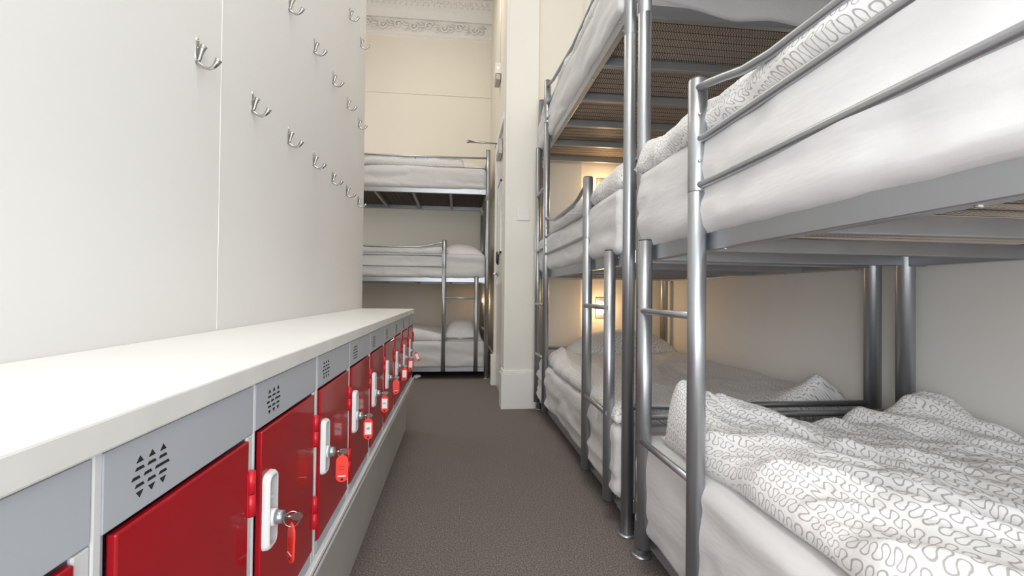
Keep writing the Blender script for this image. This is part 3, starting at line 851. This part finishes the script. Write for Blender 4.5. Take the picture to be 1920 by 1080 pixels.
# lamp over the far lower pillow, hidden behind the corner post
t_ = thing('reading_lamp', 'small warm lamp behind the corner post over the far lower pillow', 'lamp', (.38, 5.885, .77))
b = MB(); b.box(-.008, 0, -.03, .03, -.03, .03, .002); b.build('back_plate', M['lampplate'], t_)
b = MB(); b.ball((-.03, 0, 0), .020, (1, 1, 1), 12); b.build('lamp_shade', M['glow'], t_)
l = bpy.data.lights.new('reading_lamp_light', 'POINT'); l.energy = 1.6; l.color = (1, .66, .33); l.shadow_soft_size = .03
o = bpy.data.objects.new('reading_lamp_light', l); COL.objects.link(o); o.parent = t_; o.location = (-.07, 0, 0)

b = MB(); b.box(.441, .541, 3.631, 3.640, 1.432, 1.527, .003)
tag(b.build('blanking_plate', M['switch']), 'square blank white switch plate on the pier', 'switch plate')

# door leaf with closer, handle, lock and framed notice
t_ = thing('door', 'x', 'x', (.39, (DY0+DY1)/2, 0)); del t_['label']; del t_['category']; t_.name = 'door_1'; t_['kind'] = 'structure'
def dl(bld, nm, mt, par=t_):
    for v in bld.bm.verts: v.co -= Vector((.39, (DY0+DY1)/2, 0))
    return bld.build(nm, mt, par)
b = MB(); b.box(.366, .405, DY0+.005, DY1-.003, .008, DZ-.003, .002); dl(b, 'door_leaf', M['doorpaint'])
b = MB(); b.tube([(.366, 4.47, 1.055), (.330, 4.47, 1.055)], .008, 12); b.tube([(.330, 4.475, 1.055), (.330, 4.36, 1.055)], .008, 12); b.tube([(.366, 4.47, 1.055), (.360, 4.47, 1.055)], .024, 16); dl(b, 'door_handle', M['nickel'])
b = MB(); b.box(.354, .366, 4.44, 4.50, .955, 1.005, .002); dl(b, 'lock_plate', M['whiteplastic'])
b = MB(); b.box(.330, .366, 4.05, 4.30, 2.06, 2.19, .004); dl(b, 'closer_body', M['nickel'])
b = MB(); b.box(.327, .3302, 4.07, 4.28, 2.10, 2.19, .001); dl(b, 'closer_cover', M['whiteplastic'])
b = MB(); b.tube([(.335, 4.28, 2.215), (.075, 4.30, 2.225)], .006, 10); b.tube([(.345, 4.36, 2.24), (.20, 4.33, 2.238), (.075, 4.30, 2.237)], .006, 10); b.tube([(.075, 4.30, 2.216), (.075, 4.30, 2.246)], .010, 12); dl(b, 'closer_arm', M['nickel'])
b = MB(); b.tube([(.364, 4.40, 1.20), (.346, 4.40, 1.20)], [.055, .04], 20)
for v in b.bm.verts: v.co.z = 1.20+(v.co.z-1.20)*1.25
dl(b, 'coat_knob', M['blackplastic'])
b = MB()
for (y0, y1, z0, z1) in ((4.12, 4.14, 1.22, 1.86), (4.40, 4.42, 1.22, 1.86), (4.12, 4.42, 1.22, 1.24), (4.12, 4.42, 1.84, 1.86)): b.box(.354, .366, y0, y1, z0, z1, .001)
fr_ = thing('framed_notice', 'thin metal framed notice on the door seen edge on', 'notice', (.366, 4.27, 1.54))
for v in b.bm.verts: v.co -= Vector((.366, 4.27, 1.54))
b.build('frame', M['nickel'], fr_)
b = MB(); b.box(-.008, -.002, -.13, .13, -.30, .30); b.build('sheet', M['paper'], fr_)
# emergency light over the door
t_ = thing('emergency_light', 'small white emergency light box high over the door', 'emergency light', (.38, 4.55, 2.98))
b = MB(); b.box(-.055, 0, -.10, .10, -.05, .05, .004); b.build('housing', M['whiteplastic'], t_)
b = MB(); b.box(-.050, -.004, -.095, .095, -.105, -.05, .006); b.build('diffuser', M['lampplate'], t_)
b = MB(); b.ball((-.030, -.101, .0), .005, (1, .6, 1), 8); b.build('indicator', M['glow'], t_)
b = MB(); b.tube([(.374, 4.52, 3.035), (.372, 4.53, 3.5), (.376, 4.56, 4.05), (.374, 4.57, 4.38)], .0045, 8)
tag(b.build('cable', M['trim']), 'thin painted cable running up from the emergency light', 'cable')
# white scrap on the floor under the far bunk
b = MB(); b.ball((-.40, 4.99, .035), .032, (1.2, .8, .6), 12); b.tube([(-.42, 4.97, .008), (-.41, 4.985, .02), (-.38, 4.99, .03)], [.012, .02, .01], 10)
for v in b.bm.verts: v.co.z = max(.001, v.co.z-.014)
tag(b.build('crumpled_tissue', M['whiteplastic'], None, True), 'small white crumpled scrap on the carpet under the far bunk', 'tissue')

# unseen ceiling lamps, added to go with the overhead light
for k, (x, y, s_, lab) in enumerate(((-.15, .3, .62, 'added unseen square ceiling lamp above the camera'), (-.3, 4.2, .47, 'added unseen square ceiling lamp above the far end of the room'))):
    t_ = thing('added_ceiling_lamp', lab, 'lamp', (x, y, ZC))
    b = MB(); b.box(-s_, s_, -s_, s_, -.06, 0, .01); b.build('housing', M['whiteplastic'], t_)
    b = MB(); b.box(-s_+.02, s_-.02, -s_+.02, s_-.02, -.075, -.06, .004); b.build('diffuser', M['lampglass'], t_)
